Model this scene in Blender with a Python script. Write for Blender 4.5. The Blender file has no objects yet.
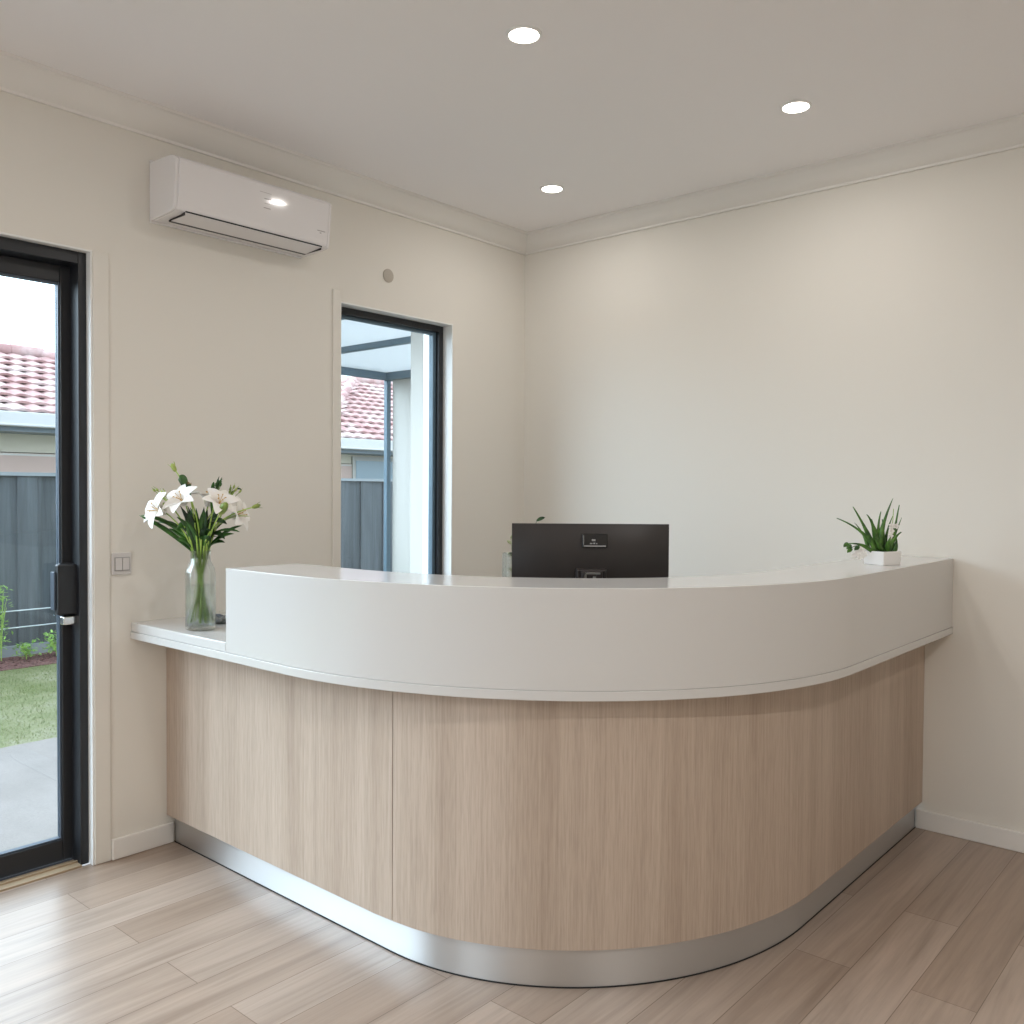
import bpy, bmesh, math, random
from mathutils import Vector, Matrix
R = math.radians
random.seed(7)
sc = bpy.context.scene
COL = sc.collection

# ------------------------------------------------------------------ materials
def mat(name, base=(.8, .8, .8), rough=.5, metal=0., spec=.5, **k):
    m = bpy.data.materials.new(name); m.use_nodes = True
    b = m.node_tree.nodes['Principled BSDF']
    b.inputs['Base Color'].default_value = (*base, 1)
    b.inputs['Roughness'].default_value = rough
    b.inputs['Metallic'].default_value = metal
    b.inputs['Specular IOR Level'].default_value = spec
    for key, v in k.items():
        b.inputs[key].default_value = v
    return m
def srgb(r, g, b):
    f = lambda c: (c/255/12.92) if c/255 <= .04045 else ((c/255+.055)/1.055)**2.4
    return (f(r), f(g), f(b))
def nodes(m): return m.node_tree.nodes, m.node_tree.links, m.node_tree.nodes['Principled BSDF']
def coords(m, scale=(1, 1, 1), rot=(0, 0, 0), kind='Object'):
    n, l, b = nodes(m)
    tc = n.new('ShaderNodeTexCoord'); mp = n.new('ShaderNodeMapping')
    mp.inputs['Scale'].default_value = scale; mp.inputs['Rotation'].default_value = rot
    l.new(tc.outputs[kind], mp.inputs['Vector']); return mp.outputs['Vector']
def noise(m, vec, scale=5, detail=4, rough=.55, dist=0.):
    n, l, b = nodes(m); t = n.new('ShaderNodeTexNoise')
    t.inputs['Scale'].default_value = scale; t.inputs['Detail'].default_value = detail
    t.inputs['Roughness'].default_value = rough; t.inputs['Distortion'].default_value = dist
    l.new(vec, t.inputs['Vector']); return t.outputs['Fac']
def ramp(m, fac, stops):
    n, l, b = nodes(m); r = n.new('ShaderNodeValToRGB'); e = r.color_ramp.elements
    e[0].position, e[0].color = stops[0][0], (*stops[0][1], 1)
    e[1].position, e[1].color = stops[-1][0], (*stops[-1][1], 1)
    for p, c in stops[1:-1]:
        x = e.new(p); x.color = (*c, 1)
    l.new(fac, r.inputs['Fac']); return r.outputs['Color']
def mix(m, a, c, fac=.5, mode='MIX'):
    n, l, b = nodes(m); x = n.new('ShaderNodeMix'); x.data_type = 'RGBA'; x.blend_type = mode
    if isinstance(fac, (int, float)): x.inputs[0].default_value = fac
    else: l.new(fac, x.inputs[0])
    for v, i in ((a, 6), (c, 7)):
        if isinstance(v, tuple): x.inputs[i].default_value = (*v, 1)
        else: l.new(v, x.inputs[i])
    return x.outputs[2]
def bump(m, h, strength=.1, dist=.002):
    n, l, b = nodes(m); x = n.new('ShaderNodeBump'); x.inputs['Strength'].default_value = strength
    x.inputs['Distance'].default_value = dist; l.new(h, x.inputs['Height']); l.new(x.outputs['Normal'], b.inputs['Normal'])
def setcol(m, c): n, l, b = nodes(m); l.new(c, b.inputs['Base Color'])

def paint(name, c, rough=.75, bs=.04):
    m = mat(name, c, rough, spec=.3); bump(m, noise(m, coords(m), 180, 3), bs, .001); return m
M = {}
M['wall'] = paint('wall_paint', srgb(223, 219, 211))
M['ceiling'] = paint('ceiling_paint', srgb(240, 238, 238), .85)
M['trimp'] = paint('trim_paint', srgb(229, 226, 221), .5, .01)
M['reveal'] = paint('reveal_paint', srgb(232, 232, 230), .5, .01)
M['outwhite'] = paint('white_render', srgb(178, 175, 170), .8, .1)

def oak():
    m = mat('oak_veneer', rough=.52, spec=.35)
    v = coords(m, (130, 130, 2.6)); f = noise(m, v, 1, 6, .65)
    v2 = coords(m, (11, 11, .35)); g = noise(m, v2, 1, 3, .5, .3)
    v3 = coords(m, (260, 260, 14)); k = noise(m, v3, 1, 2, .5)
    c1 = ramp(m, f, [(.3, srgb(162, 144, 127)), (.5, srgb(182, 164, 147)), (.7, srgb(196, 179, 162))])
    c2 = ramp(m, g, [(.3, srgb(166, 147, 131)), (.7, srgb(199, 182, 167))])
    c3 = ramp(m, k, [(.35, (.72, .70, .68)), (.55, (1, 1, 1))])
    c = mix(m, c1, c2, .5); c = mix(m, c, c3, .35, 'MULTIPLY')
    setcol(m, c); bump(m, f, .12, .001); return m
M['oak'] = oak()

def floor_mat():
    m = mat('oak_plank_floor', rough=.34, spec=.8)
    n, l, b = nodes(m)
    v = coords(m, (1, 1, 1), (0, 0, R(90)))
    br = n.new('ShaderNodeTexBrick')
    br.offset = .37; br.offset_frequency = 2
    for k, x in (('Color1', srgb(154, 134, 118)), ('Color2', srgb(174, 156, 142)), ('Mortar', srgb(112, 94, 80))):
        br.inputs[k].default_value = (*x, 1)
    br.inputs['Scale'].default_value = 1; br.inputs['Mortar Size'].default_value = .0012
    br.inputs['Mortar Smooth'].default_value = .3; br.inputs['Bias'].default_value = 0.1
    br.inputs['Brick Width'].default_value = 1.22; br.inputs['Row Height'].default_value = .158
    l.new(v, br.inputs['Vector'])
    vg = coords(m, (60, 2.4, 1)); g = noise(m, vg, 1, 6, .65, .6)
    vw = coords(m, (9, .55, 1)); w = noise(m, vw, 1, 4, .6, 1.4)
    cg = ramp(m, g, [(.3, (.66, .64, .62)), (.5, (.95, .94, .93)), (.72, (1.16, 1.15, 1.14))])
    cw = ramp(m, w, [(.32, (.74, .72, .70)), (.5, (1, 1, 1)), (.68, (1.16, 1.16, 1.17))])
    c = mix(m, br.outputs['Color'], cg, .5, 'MULTIPLY'); c = mix(m, c, cw, .85, 'MULTIPLY')
    setcol(m, c)
    rr = n.new('ShaderNodeMapRange'); rr.inputs['To Min'].default_value = .26; rr.inputs['To Max'].default_value = .38
    l.new(g, rr.inputs['Value']); l.new(rr.outputs[0], b.inputs['Roughness'])
    bump(m, g, .1, .001); return m
M['floor'] = floor_mat()
M['solid'] = mat('solid_surface_white', srgb(204, 202, 199), .15, spec=.5)
def brushed():
    m = mat('brushed_steel', srgb(206, 205, 204), .40, 1., Anisotropic=.85, **{'Anisotropic Rotation': .25})
    n, l, b = nodes(m); tg = n.new('ShaderNodeTangent'); tg.direction_type = 'RADIAL'; tg.axis = 'Z'; l.new(tg.outputs[0], b.inputs['Tangent'])
    f = noise(m, coords(m, (2, 2, 220)), 1, 3); bump(m, f, .05, .001); return m
M['steel'] = brushed()
M['chrome'] = mat('chrome', (.7, .7, .7), .18, 1.)
M['black'] = mat('black_powdercoat', srgb(30, 32, 36), .42)
M['gasket'] = mat('aluminium_edge', srgb(70, 80, 92), .45, .3)
M['thresh'] = mat('threshold_timber', srgb(170, 150, 124), .5)
M['monitor'] = mat('monitor_shell', srgb(36, 30, 28), .4)
M['monlogo'] = mat('monitor_badge', srgb(26, 24, 24), .2)
M['screen'] = mat('screen_glass', (.01, .01, .012), .1)
M['lightgrey'] = mat('light_grey_print', srgb(150, 148, 146), .5)
M['ac'] = mat('aircon_plastic', srgb(226, 223, 223), .07, spec=.5)
M['acdark'] = mat('aircon_slot', srgb(30, 30, 32), .6)
M['acgrey'] = mat('aircon_print', srgb(158, 152, 150), .5)
M['switch'] = mat('switch_plastic', srgb(206, 202, 200), .3)
M['sensor'] = mat('sensor_plastic', srgb(178, 170, 158), .5)
M['pot'] = mat('glazed_ceramic', srgb(232, 230, 228), .15)
M['soil'] = mat('soil', srgb(60, 44, 32), .9)
def leafm(name, a, b_, r=.4):
    m = mat(name, rough=r); setcol(m, ramp(m, noise(m, coords(m), 30, 3), [(.35, a), (.65, b_)])); return m
M['leaf'] = leafm('lily_leaf', srgb(28, 62, 20), srgb(58, 108, 36))
M['leafdark'] = leafm('leaf_dark', srgb(16, 38, 16), srgb(36, 72, 26))
M['bud'] = leafm('flower_bud', srgb(96, 122, 44), srgb(168, 180, 92))
M['budbrown'] = leafm('brown_bud', srgb(110, 84, 58), srgb(150, 128, 90))
M['stem'] = leafm('stem_green', srgb(130, 166, 62), srgb(176, 202, 100))
M['aloe'] = leafm('succulent_leaf', srgb(30, 68, 22), srgb(84, 128, 46), .35)
M['paleleaf'] = leafm('pale_leaf', srgb(150, 160, 120), srgb(190, 196, 160))
M['petal'] = mat('lily_petal', srgb(240, 236, 230), .5)
nt, lk, pb = nodes(M['petal']); pb.inputs['Subsurface Weight'].default_value = .25; pb.inputs['Subsurface Radius'].default_value = (.01, .01, .008); pb.inputs['Subsurface Scale'].default_value = .5
M['pollen'] = mat('anther', srgb(190, 150, 70), .7)
M['glass'] = mat('clear_glass', (.96, .99, .98), .0, spec=.5, **{'Transmission Weight': 1., 'IOR': 1.47})
M['water'] = None
M['stone'] = mat('blue_grey_pebble', srgb(86, 98, 112), .35)
def pane(name, tint):
    m = bpy.data.materials.new(name); m.use_nodes = True; n = m.node_tree.nodes; l = m.node_tree.links; n.clear()
    o = n.new('ShaderNodeOutputMaterial'); t = n.new('ShaderNodeBsdfTransparent'); g = n.new('ShaderNodeBsdfGlossy')
    t.inputs[0].default_value = (*tint, 1); g.inputs['Roughness'].default_value = .0
    f = n.new('ShaderNodeFresnel'); ge = n.new('ShaderNodeNewGeometry'); io = n.new('ShaderNodeMapRange'); io.inputs['To Min'].default_value = 1.45; io.inputs['To Max'].default_value = 1/1.45
    l.new(ge.outputs['Backfacing'], io.inputs['Value']); l.new(io.outputs[0], f.inputs[0]); x = n.new('ShaderNodeMixShader')
    l.new(f.outputs[0], x.inputs[0]); l.new(t.outputs[0], x.inputs[1]); l.new(g.outputs[0], x.inputs[2]); l.new(x.outputs[0], o.inputs[0]); return m
M['pane'] = pane('window_pane', (.95, .98, .98)); M['water'] = pane('water', (.96, .99, .98))
_n, _l, _b = nodes(M['glass']); _o = _n['Material Output']; _t = _n.new('ShaderNodeBsdfTransparent'); _t.inputs[0].default_value = (.97, .99, .985, 1); _x = _n.new('ShaderNodeMixShader'); _x.inputs[0].default_value = .5
_l.new(_b.outputs[0], _x.inputs[1]); _l.new(_t.outputs[0], _x.inputs[2]); _l.new(_x.outputs[0], _o.inputs[0])
def emis(name, c, s):
    m = bpy.data.materials.new(name); m.use_nodes = True; n = m.node_tree.nodes; l = m.node_tree.links; n.clear()
    o = n.new('ShaderNodeOutputMaterial'); e = n.new('ShaderNodeEmission'); e.inputs[0].default_value = (*c, 1); e.inputs[1].default_value = s
    l.new(e.outputs[0], o.inputs[0]); return m
M['lamp'] = emis('downlight_diffuser', (1, .93, .82), 14)
# outside
def fence_mat():
    m = mat('grey_stained_timber', rough=.8)
    g = noise(m, coords(m, (30, 30, 1.2)), 1, 5, .6)
    w = noise(m, coords(m, (1, 5.8, .1)), 1, 1)
    c = mix(m, ramp(m, g, [(.3, srgb(66, 71, 75)), (.7, srgb(93, 99, 104))]), ramp(m, w, [(.35, (.8, .82, .84)), (.65, (1.1, 1.1, 1.1))]), .6, 'MULTIPLY')
    setcol(m, c); bump(m, g, .3, .002); return m
M['fence'] = fence_mat()
M['fcap'] = mat('pale_cap_timber', srgb(136, 142, 146), .7)
def tile_mat():
    m = mat('terracotta_tile', rough=.75)
    v = coords(m); a = noise(m, v, 2.6, 2); b2 = noise(m, v, 14, 3)
    c = mix(m, ramp(m, a, [(.3, srgb(144, 104, 102)), (.5, srgb(166, 134, 130)), (.7, srgb(182, 164, 160))]),
            ramp(m, b2, [(.3, (.78, .74, .76)), (.7, (1.1, 1.1, 1.1))]), .6, 'MULTIPLY')
    setcol(m, c); return m
M['tile'] = tile_mat()
M['gutter'] = mat('gutter_metal', srgb(182, 180, 178), .5)
M['soffit'] = mat('soffit', srgb(120, 130, 138), .7)
M['cream'] = paint('cream_render', srgb(208, 198, 180), .85, .1)
def brick_mat():
    m = mat('pale_brick', rough=.9); n, l, b = nodes(m); br = n.new('ShaderNodeTexBrick')
    for k, x in (('Color1', srgb(190, 160, 150)), ('Color2', srgb(204, 186, 176)), ('Mortar', srgb(206, 202, 196))): br.inputs[k].default_value = (*x, 1)
    br.inputs['Scale'].default_value = 1; br.inputs['Brick Width'].default_value = .24; br.inputs['Row Height'].default_value = .086; br.inputs['Mortar Size'].default_value = .01
    l.new(coords(m, (1, 1, 1), (R(90), 0, R(90))), br.inputs['Vector']); setcol(m, br.outputs['Color']); return m
M['brick'] = brick_mat()
M['hglass'] = mat('far_window_glass', srgb(120, 140, 150), .1)
M['steelblue'] = mat('blue_grey_powdercoat', srgb(84, 106, 120), .5)
M['soff2'] = mat('polycarbonate_sheet', srgb(206, 210, 214), .6)
_n, _l, _b = nodes(M['soff2']); _o = _n['Material Output']; _t = _n.new('ShaderNodeBsdfTranslucent'); _t.inputs[0].default_value = (.86, .86, .86, 1); _x = _n.new('ShaderNodeMixShader'); _x.inputs[0].default_value = .4
_l.new(_b.outputs[0], _x.inputs[1]); _l.new(_t.outputs[0], _x.inputs[2]); _l.new(_x.outputs[0], _o.inputs[0])
def concrete():
    m = mat('exposed_paving', rough=.85); v = coords(m)
    c = mix(m, ramp(m, noise(m, v, 2.2, 5), [(.3, srgb(118, 111, 107)), (.7, srgb(136, 129, 125))]), ramp(m, noise(m, v, 60, 2), [(.3, (.9, .9, .9)), (.7, (1.05, 1.05, 1.05))]), .7, 'MULTIPLY')
    setcol(m, c); bump(m, noise(m, v, 60, 2), .3, .003); return m
M['paving'] = concrete()
def lawn_mat():
    m = mat('lawn', rough=.9); v = coords(m)
    c = mix(m, ramp(m, noise(m, v, 3, 4), [(.35, srgb(92, 100, 56)), (.6, srgb(120, 122, 92)), (.75, srgb(138, 134, 118))]), ramp(m, noise(m, v, 70, 3), [(.3, (.7, .74, .6)), (.7, (1.15, 1.15, 1.1))]), .8, 'MULTIPLY')
    setcol(m, c); bump(m, noise(m, v, 70, 3), .8, .02); return m
M['lawn'] = lawn_mat()
M['blade'] = leafm('grass_blade', srgb(88, 106, 48), srgb(124, 130, 82), .6)
M['mulch'] = mat('mulch', rough=.95); setcol(M['mulch'], ramp(M['mulch'], noise(M['mulch'], coords(M['mulch']), 40, 4), [(.35, srgb(74, 42, 38)), (.65, srgb(120, 84, 80))])); bump(M['mulch'], noise(M['mulch'], coords(M['mulch']), 40, 4), 1, .02)
M['shrub'] = leafm('shrub_leaf', srgb(90, 140, 56), srgb(160, 196, 96), .5)
M['wire'] = mat('galvanised_wire', srgb(214, 220, 222), .4, .3)

# ------------------------------------------------------------------ helpers
def tag(o, label=None, cat=None, group=None, kind=None):
    if label: o['label'] = label
    if cat: o['category'] = cat
    if group: o['group'] = group
    if kind: o['kind'] = kind
    return o
def empty(name, loc=(0, 0, 0), rz=0.):
    o = bpy.data.objects.new(name, None); COL.objects.link(o); o.location = loc; o.rotation_euler = (0, 0, rz)
    o.empty_display_size = .1
    bpy.context.view_layer.update(); return o
def link(name, bm, m, parent=None, smooth=False, angle=40, bevel=0., seg=2, recalc=True):
    if recalc: bmesh.ops.recalc_face_normals(bm, faces=bm.faces[:])
    me = bpy.data.meshes.new(name); bm.to_mesh(me); bm.free()
    ms = m if isinstance(m, (list, tuple)) else [m]
    for x in ms: me.materials.append(x)
    if smooth:
        me.polygons.foreach_set('use_smooth', [True]*len(me.polygons))
        me.set_sharp_from_angle(angle=R(angle))
    o = bpy.data.objects.new(name, me); COL.objects.link(o)
    if parent is not None: o.parent = parent
    if bevel:
        b = o.modifiers.new('bevel', 'BEVEL'); b.width = bevel; b.segments = seg; b.limit_method = 'ANGLE'; b.angle_limit = R(35)
    return o
def struct(o): o['kind'] = 'structure'; return o
def box(bm, x0, y0, z0, x1, y1, z1, mi=0):
    vs = [bm.verts.new(p) for p in ((x0, y0, z0), (x1, y0, z0), (x1, y1, z0), (x0, y1, z0), (x0, y0, z1), (x1, y0, z1), (x1, y1, z1), (x0, y1, z1))]
    for f in ((0, 3, 2, 1), (4, 5, 6, 7), (0, 1, 5, 4), (1, 2, 6, 5), (2, 3, 7, 6), (3, 0, 4, 7)):
        bm.faces.new([vs[i] for i in f]).material_index = mi
    return vs
def boxobj(name, m, parent, *b, bevel=0.):
    bm = bmesh.new(); box(bm, *b); return link(name, bm, m, parent, bevel=bevel)
def sweep(bm, prof, path):
    """prof: closed list of (offset, z); path(offset) -> list of (x, y). End caps closed."""
    paths = [path(o) for o, z in prof]; n = len(paths[0]); k = len(prof)
    V = [[bm.verts.new((paths[j][i][0], paths[j][i][1], prof[j][1])) for j in range(k)] for i in range(n)]
    for i in range(n-1):
        for j in range(k):
            bm.faces.new((V[i][j], V[i][(j+1) % k], V[i+1][(j+1) % k], V[i+1][j]))
    bm.faces.new(V[0]); bm.faces.new(V[-1][::-1])
def prism(bm, poly, z0, z1):
    a = [bm.verts.new((x, y, z0)) for x, y in poly]; b = [bm.verts.new((x, y, z1)) for x, y in poly]
    n = len(poly); bm.faces.new(a[::-1]); bm.faces.new(b)
    for i in range(n): bm.faces.new((a[i], a[(i+1) % n], b[(i+1) % n], b[i]))
def lathe(bm, prof, seg=40, cx=0, cy=0):
    """prof list of (r, z); r=0 ends collapse to a point."""
    rings = []
    for r, z in prof:
        if r < 1e-6: rings.append([bm.verts.new((cx, cy, z))])
        else: rings.append([bm.verts.new((cx+r*math.cos(2*math.pi*i/seg), cy+r*math.sin(2*math.pi*i/seg), z)) for i in range(seg)])
    for a, b in zip(rings[:-1], rings[1:]):
        for i in range(seg):
            j = (i+1) % seg
            if len(a) == 1 and len(b) == 1: continue
            if len(a) == 1: bm.faces.new((a[0], b[j], b[i]))
            elif len(b) == 1: bm.faces.new((a[i], a[j], b[0]))
            else: bm.faces.new((a[i], a[j], b[j], b[i]))
def tube(bm, pts, r, seg=8, r1=None):
    pts = [Vector(p) for p in pts]; n = len(pts); rings = []
    for i, p in enumerate(pts):
        t = (pts[min(i+1, n-1)]-pts[max(i-1, 0)]).normalized()
        a = t.cross(Vector((0, 0, 1)) if abs(t.z) < .95 else Vector((1, 0, 0))).normalized(); b = t.cross(a)
        rr = r if r1 is None else r+(r1-r)*i/(n-1)
        rings.append([bm.verts.new(p+rr*(a*math.cos(2*math.pi*k/seg)+b*math.sin(2*math.pi*k/seg))) for k in range(seg)])
    for a, b in zip(rings[:-1], rings[1:]):
        for k in range(seg): bm.faces.new((a[k], a[(k+1) % seg], b[(k+1) % seg], b[k]))
    bm.faces.new(rings[0][::-1]); bm.faces.new(rings[-1])
def bez(p0, p1, p2, n=10):
    p0, p1, p2 = Vector(p0), Vector(p1), Vector(p2)
    return [p0*(1-t)**2+p1*2*t*(1-t)+p2*t*t for t in [i/n for i in range(n+1)]]
def blade(bm, pts, w, side=None, th=.0008, fold=.25, prof=None, cup=0.):
    """A leaf or petal: closed thin body with a folded midrib along pts."""
    pts = [Vector(p) for p in pts]; n = len(pts); rows = []
    for i, p in enumerate(pts):
        t = (pts[min(i+1, n-1)]-pts[max(i-1, 0)]).normalized(); s = i/(n-1)
        sd = side if side is not None else Vector((0, 0, 1)).cross(t)
        sd = (sd - t*sd.dot(t))
        sd = sd.normalized() if sd.length > 1e-4 else t.orthogonal().normalized()
        up = t.cross(sd).normalized()
        ww = w*(prof(s) if prof else max(math.sin(math.pi*min(.08+s*.92, 1))**.7, .02))/2
        row = []
        for q in (-1, -.5, 0, .5, 1):
            row.append((p+sd*q*ww+up*(abs(q)*ww*fold + cup*q*q*ww), up))
        rows.append(row)
    top = [[bm.verts.new(a+u*th) for a, u in r] for r in rows]; bot = [[bm.verts.new(a-u*th) for a, u in r] for r in rows]
    for i in range(n-1):
        for k in range(4):
            bm.faces.new((top[i][k], top[i][k+1], top[i+1][k+1], top[i+1][k])); bm.faces.new((bot[i][k+1], bot[i][k], bot[i+1][k], bot[i+1][k+1]))
        bm.faces.new((top[i][0], top[i+1][0], bot[i+1][0], bot[i][0])); bm.faces.new((top[i+1][4], top[i][4], bot[i][4], bot[i+1][4]))
    for i in (0, n-1):
        for k in range(4): bm.faces.new((top[i][k], bot[i][k], bot[i][k+1], top[i][k+1]))
def blob(bm, c, r, sc_=(1, 1, 1), axis=None, sub=2):
    mt = Matrix.Translation(Vector(c))
    if axis is not None: mt = mt @ Vector((0, 0, 1)).rotation_difference(Vector(axis).normalized()).to_matrix().to_4x4()
    mt = mt @ Matrix.Diagonal((*[r*s for s in sc_], 1))
    bmesh.ops.create_icosphere(bm, subdivisions=sub, radius=1, matrix=mt)

# ------------------------------------------------------------------ room
HC = 2.64
KI_X = 2.016
DY0, DY1, HEAD = -5.25, -2.283, 2.108        # sliding door opening in the left wall
WY0, WY1, SILL = -1.228, -.541, .30         # window opening
XR, YF, TH = 4.7, -6.4, .2
def wall_panels(name, rects, m=None):
    bm = bmesh.new()
    for r in rects: box(bm, *r)
    bmesh.ops.remove_doubles(bm, verts=bm.verts[:], dist=1e-5)
    return struct(link(name, bm, m or M['wall']))
wall_panels('wall_left', [(-TH, YF-TH, 0, 0, DY0, HC), (-TH, DY0, HEAD, 0, DY1, HC), (-TH, DY1, 0, 0, WY0, HC), (-TH, WY0, 0, 0, WY1, SILL), (-TH, WY0, HEAD, 0, WY1, HC), (-TH, WY1, 0, 0, 0, HC)])
wall_panels('wall_back', [(-TH, 0, 0, XR+TH, TH, HC)])
wall_panels('wall_right', [(XR, YF-TH, 0, XR+TH, 0, HC)])
FX0, FX1, FZ0, FZ1 = .9, 2.7, .9, 2.1       # unseen wide window, added behind the camera for fill daylight
wall_panels('wall_front', [(0, YF-TH, 0, FX0, YF, HC), (FX1, YF-TH, 0, XR, YF, HC), (FX0, YF-TH, 0, FX1, YF, FZ0), (FX0, YF-TH, FZ1, FX1, YF, HC)])
struct(boxobj('floor', M['floor'], None, -.02, YF, -.05, XR, 0, 0))
struct(boxobj('ceiling', M['ceiling'], None, -TH, YF-TH, HC, XR+TH, TH, HC+.12))
# cornices: stepped cove profile (out from the wall, z)
CP = [(0, HC-.091), (.010, HC-.091), (.012, HC-.082), (.016, HC-.080), (.030, HC-.072), (.046, HC-.056), (.060, HC-.036), (.070, HC-.016), (.074, HC-.012), (.082, HC-.010), (.084, HC), (0, HC)]
def cornice(name, ax, at, a, b, sgn):
    bm = bmesh.new()
    def path(o):
        # mitre both ends
        return [(at+sgn*o, a+o), (at+sgn*o, b-o)] if ax == 'y' else [(a+o, at+sgn*o), (b-o, at+sgn*o)]
    sweep(bm, CP, path); return struct(link(name, bm, M['trimp'], smooth=True, angle=35))
cornice('trim_1', 'y', 0, YF, 0, 1); cornice('trim_2', 'x', 0, 0, XR, -1); cornice('trim_3', 'y', XR, YF, 0, -1); cornice('trim_4', 'x', YF, 0, XR, 1)
def skirting(name, *b): return struct(boxobj(name, M['trimp'], None, *b, bevel=.004))
skirting('baseboard_left', 0, DY1+.056, 0, .015, -1.9965, .074)
skirting('baseboard_back', KI_X+.0015, -.015, 0, XR, 0, .074)
skirting('baseboard_right', XR-.015, YF, 0, XR, -.015, .074)
skirting('baseboard_front', .015, YF, 0, XR-.015, YF+.015, .074)
# architraves beside the openings (thin, painted like the wall)
bm = bmesh.new(); box(bm, 0, DY1, 0, .006, DY1+.055, HEAD); struct(link('trim_5', bm, M['wall'], bevel=.002))
bm = bmesh.new(); box(bm, 0, WY0-.042, SILL, .008, WY0, HEAD+.046); struct(link('trim_6', bm, M['wall'], bevel=.002))
# white painted reveals
bm = bmesh.new(); box(bm, -TH, DY1-.006, 0, .001, DY1, HEAD); box(bm, -TH, DY0, HEAD-.006, .001, DY1-.006, HEAD); box(bm, -TH, DY0, 0, .001, DY0+.006, HEAD-.006); struct(link('trim_7', bm, M['reveal']))
bm = bmesh.new(); box(bm, -TH, WY1-.006, SILL+.006, .001, WY1, HEAD); box(bm, -TH, WY0, SILL+.006, .001, WY0+.006, HEAD); box(bm, -TH, WY0+.006, HEAD-.006, .001, WY1-.006, HEAD); box(bm, -TH, WY0, SILL, .02, WY1, SILL+.006); struct(link('trim_8', bm, M['reveal']))

# ------------------------------------------------------------------ sliding door
d = empty('door_1', (-.09, (DY0+DY1)/2, 0)); struct(d)
def W(o, root): o.parent = root; o.matrix_parent_inverse = root.matrix_world.inverted(); return o
j0, j1 = DY0+.006, DY1-.006
bm = bmesh.new()
box(bm, -.145, j1-.028, 0, -.03, j1, HEAD-.006); box(bm, -.145, j0, 0, -.03, j0+.028, HEAD-.006)
box(bm, -.145, j0+.028, HEAD-.046, -.03, j1-.028, HEAD-.006); box(bm, -.145, j0+.028, 0, -.094, j1-.028, .008)
W(link('door_frame', bm, M['black'], bevel=.002), d)
bm = bmesh.new(); box(bm, -.085, j0+.03, 0, -.015, j1-.03, .006); box(bm, -.060, j0+.03, .006, -.05, j1-.03, .012)
W(link('threshold', bm, M['thresh']), d)
def leaf_(y0, y1, xf):
    bm = bmesh.new(); s = .036; z0, z1 = .008, HEAD-.048
    box(bm, xf-.036, y1-s, z0, xf, y1, z1); box(bm, xf-.036, y0, z0, xf, y0+s, z1)
    box(bm, xf-.036, y0+s, z1-.058, xf, y1-s, z1); box(bm, xf-.036, y0+s, z0, xf, y1-s, z0+.075)
    o = W(link('sliding_panel', bm, M['black'], bevel=.003), d)
    bm = bmesh.new(); g = .006
    box(bm, xf-.030, y1-s-g, z0+.075, xf-.006, y1-s, z1-.058); box(bm, xf-.030, y0+s, z0+.075, xf-.006, y0+s+g, z1-.058)
    box(bm, xf-.030, y0+s+g, z0+.075, xf-.006, y1-s-g, z0+.075+g); box(bm, xf-.030, y0+s+g, z1-.058-g, xf-.006, y1-s-g, z1-.058)
    W(link('glazing_bead', bm, M['gasket']), o)
    W(boxobj('glass_pane', M['pane'], None, xf-.021, y0+s+g, z0+.075+g, xf-.015, y1-s-g, z1-.058-g), o)
    return o
p1 = leaf_(-3.75, j1-.024, -.094)
p2 = leaf_(DY0+.03, -3.70, -.135)
bm = bmesh.new(); yh = -2.352
box(bm, -.094, yh-.012, .862, -.078, yh+.052, 1.043); box(bm, -.078, yh-.028, .868, -.052, yh+.040, 1.040)
h = W(link('handle', bm, M['black'], bevel=.005), p1)
W(boxobj('pull_edge', M['gasket'], None, -.092, yh-.036, .885, -.062, yh-.029, 1.015, bevel=.002), h)
bm = bmesh.new(); box(bm, -.088, yh-.008, .832, -.054, yh+.038, .861); t = W(link('thumb_turn', bm, M['chrome'], bevel=.004), h); t['label'] = 'pale grey thumb turn'

# ------------------------------------------------------------------ window
w = empty('window_1', (-.09, (WY0+WY1)/2, SILL)); struct(w)
k0, k1, xo = WY0+.006, WY1-.006, -.06
bm = bmesh.new(); box(bm, xo-.07, k1-.030, SILL+.006, xo, k1, HEAD-.006); box(bm, xo-.07, k0, SILL+.006, xo, k0+.030, HEAD-.006)
box(bm, xo-.07, k0+.03, HEAD-.036, xo, k1-.03, HEAD-.006); box(bm, xo-.07, k0+.03, SILL+.006, xo, k1-.03, SILL+.046)
f_ = W(link('window_frame', bm, M['black'], bevel=.002), w)
bm = bmesh.new(); a, b = k0+.03, k1-.03; z0, z1 = SILL+.046, HEAD-.036; xs = xo-.02
box(bm, xs-.03, b-.020, z0, xs, b, z1); box(bm, xs-.03, a, z0, xs, a+.020, z1); box(bm, xs-.03, a+.02, z1-.012, xs, b-.02, z1); box(bm, xs-.03, a+.02, z0, xs, b-.02, z0+.03)
s_ = W(link('sash', bm, M['steelblue'], bevel=.002), w)
W(boxobj('glass_pane', M['pane'], None, xs-.018, a+.02, z0+.03, xs-.012, b-.02, z1-.012), s_)

w2 = empty('fill_window', ((FX0+FX1)/2, YF-.1, FZ0)); struct(w2)  # out of view, added to send soft frontal daylight onto desk and back wall
bm = bmesh.new()
for xa in (FX0, (FX0+FX1)/2-.03, FX1-.05): box(bm, xa, YF-.14, FZ0, xa+.05, YF-.08, FZ1)
for za in (FZ0, FZ1-.05): box(bm, FX0, YF-.139, za, FX1, YF-.081, za+.05)
W(link('window_frame', bm, M['black']), w2); W(boxobj('glass_pane', M['pane'], None, FX0+.05, YF-.114, FZ0+.05, FX1-.05, YF-.108, FZ1-.05), w2)

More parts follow.
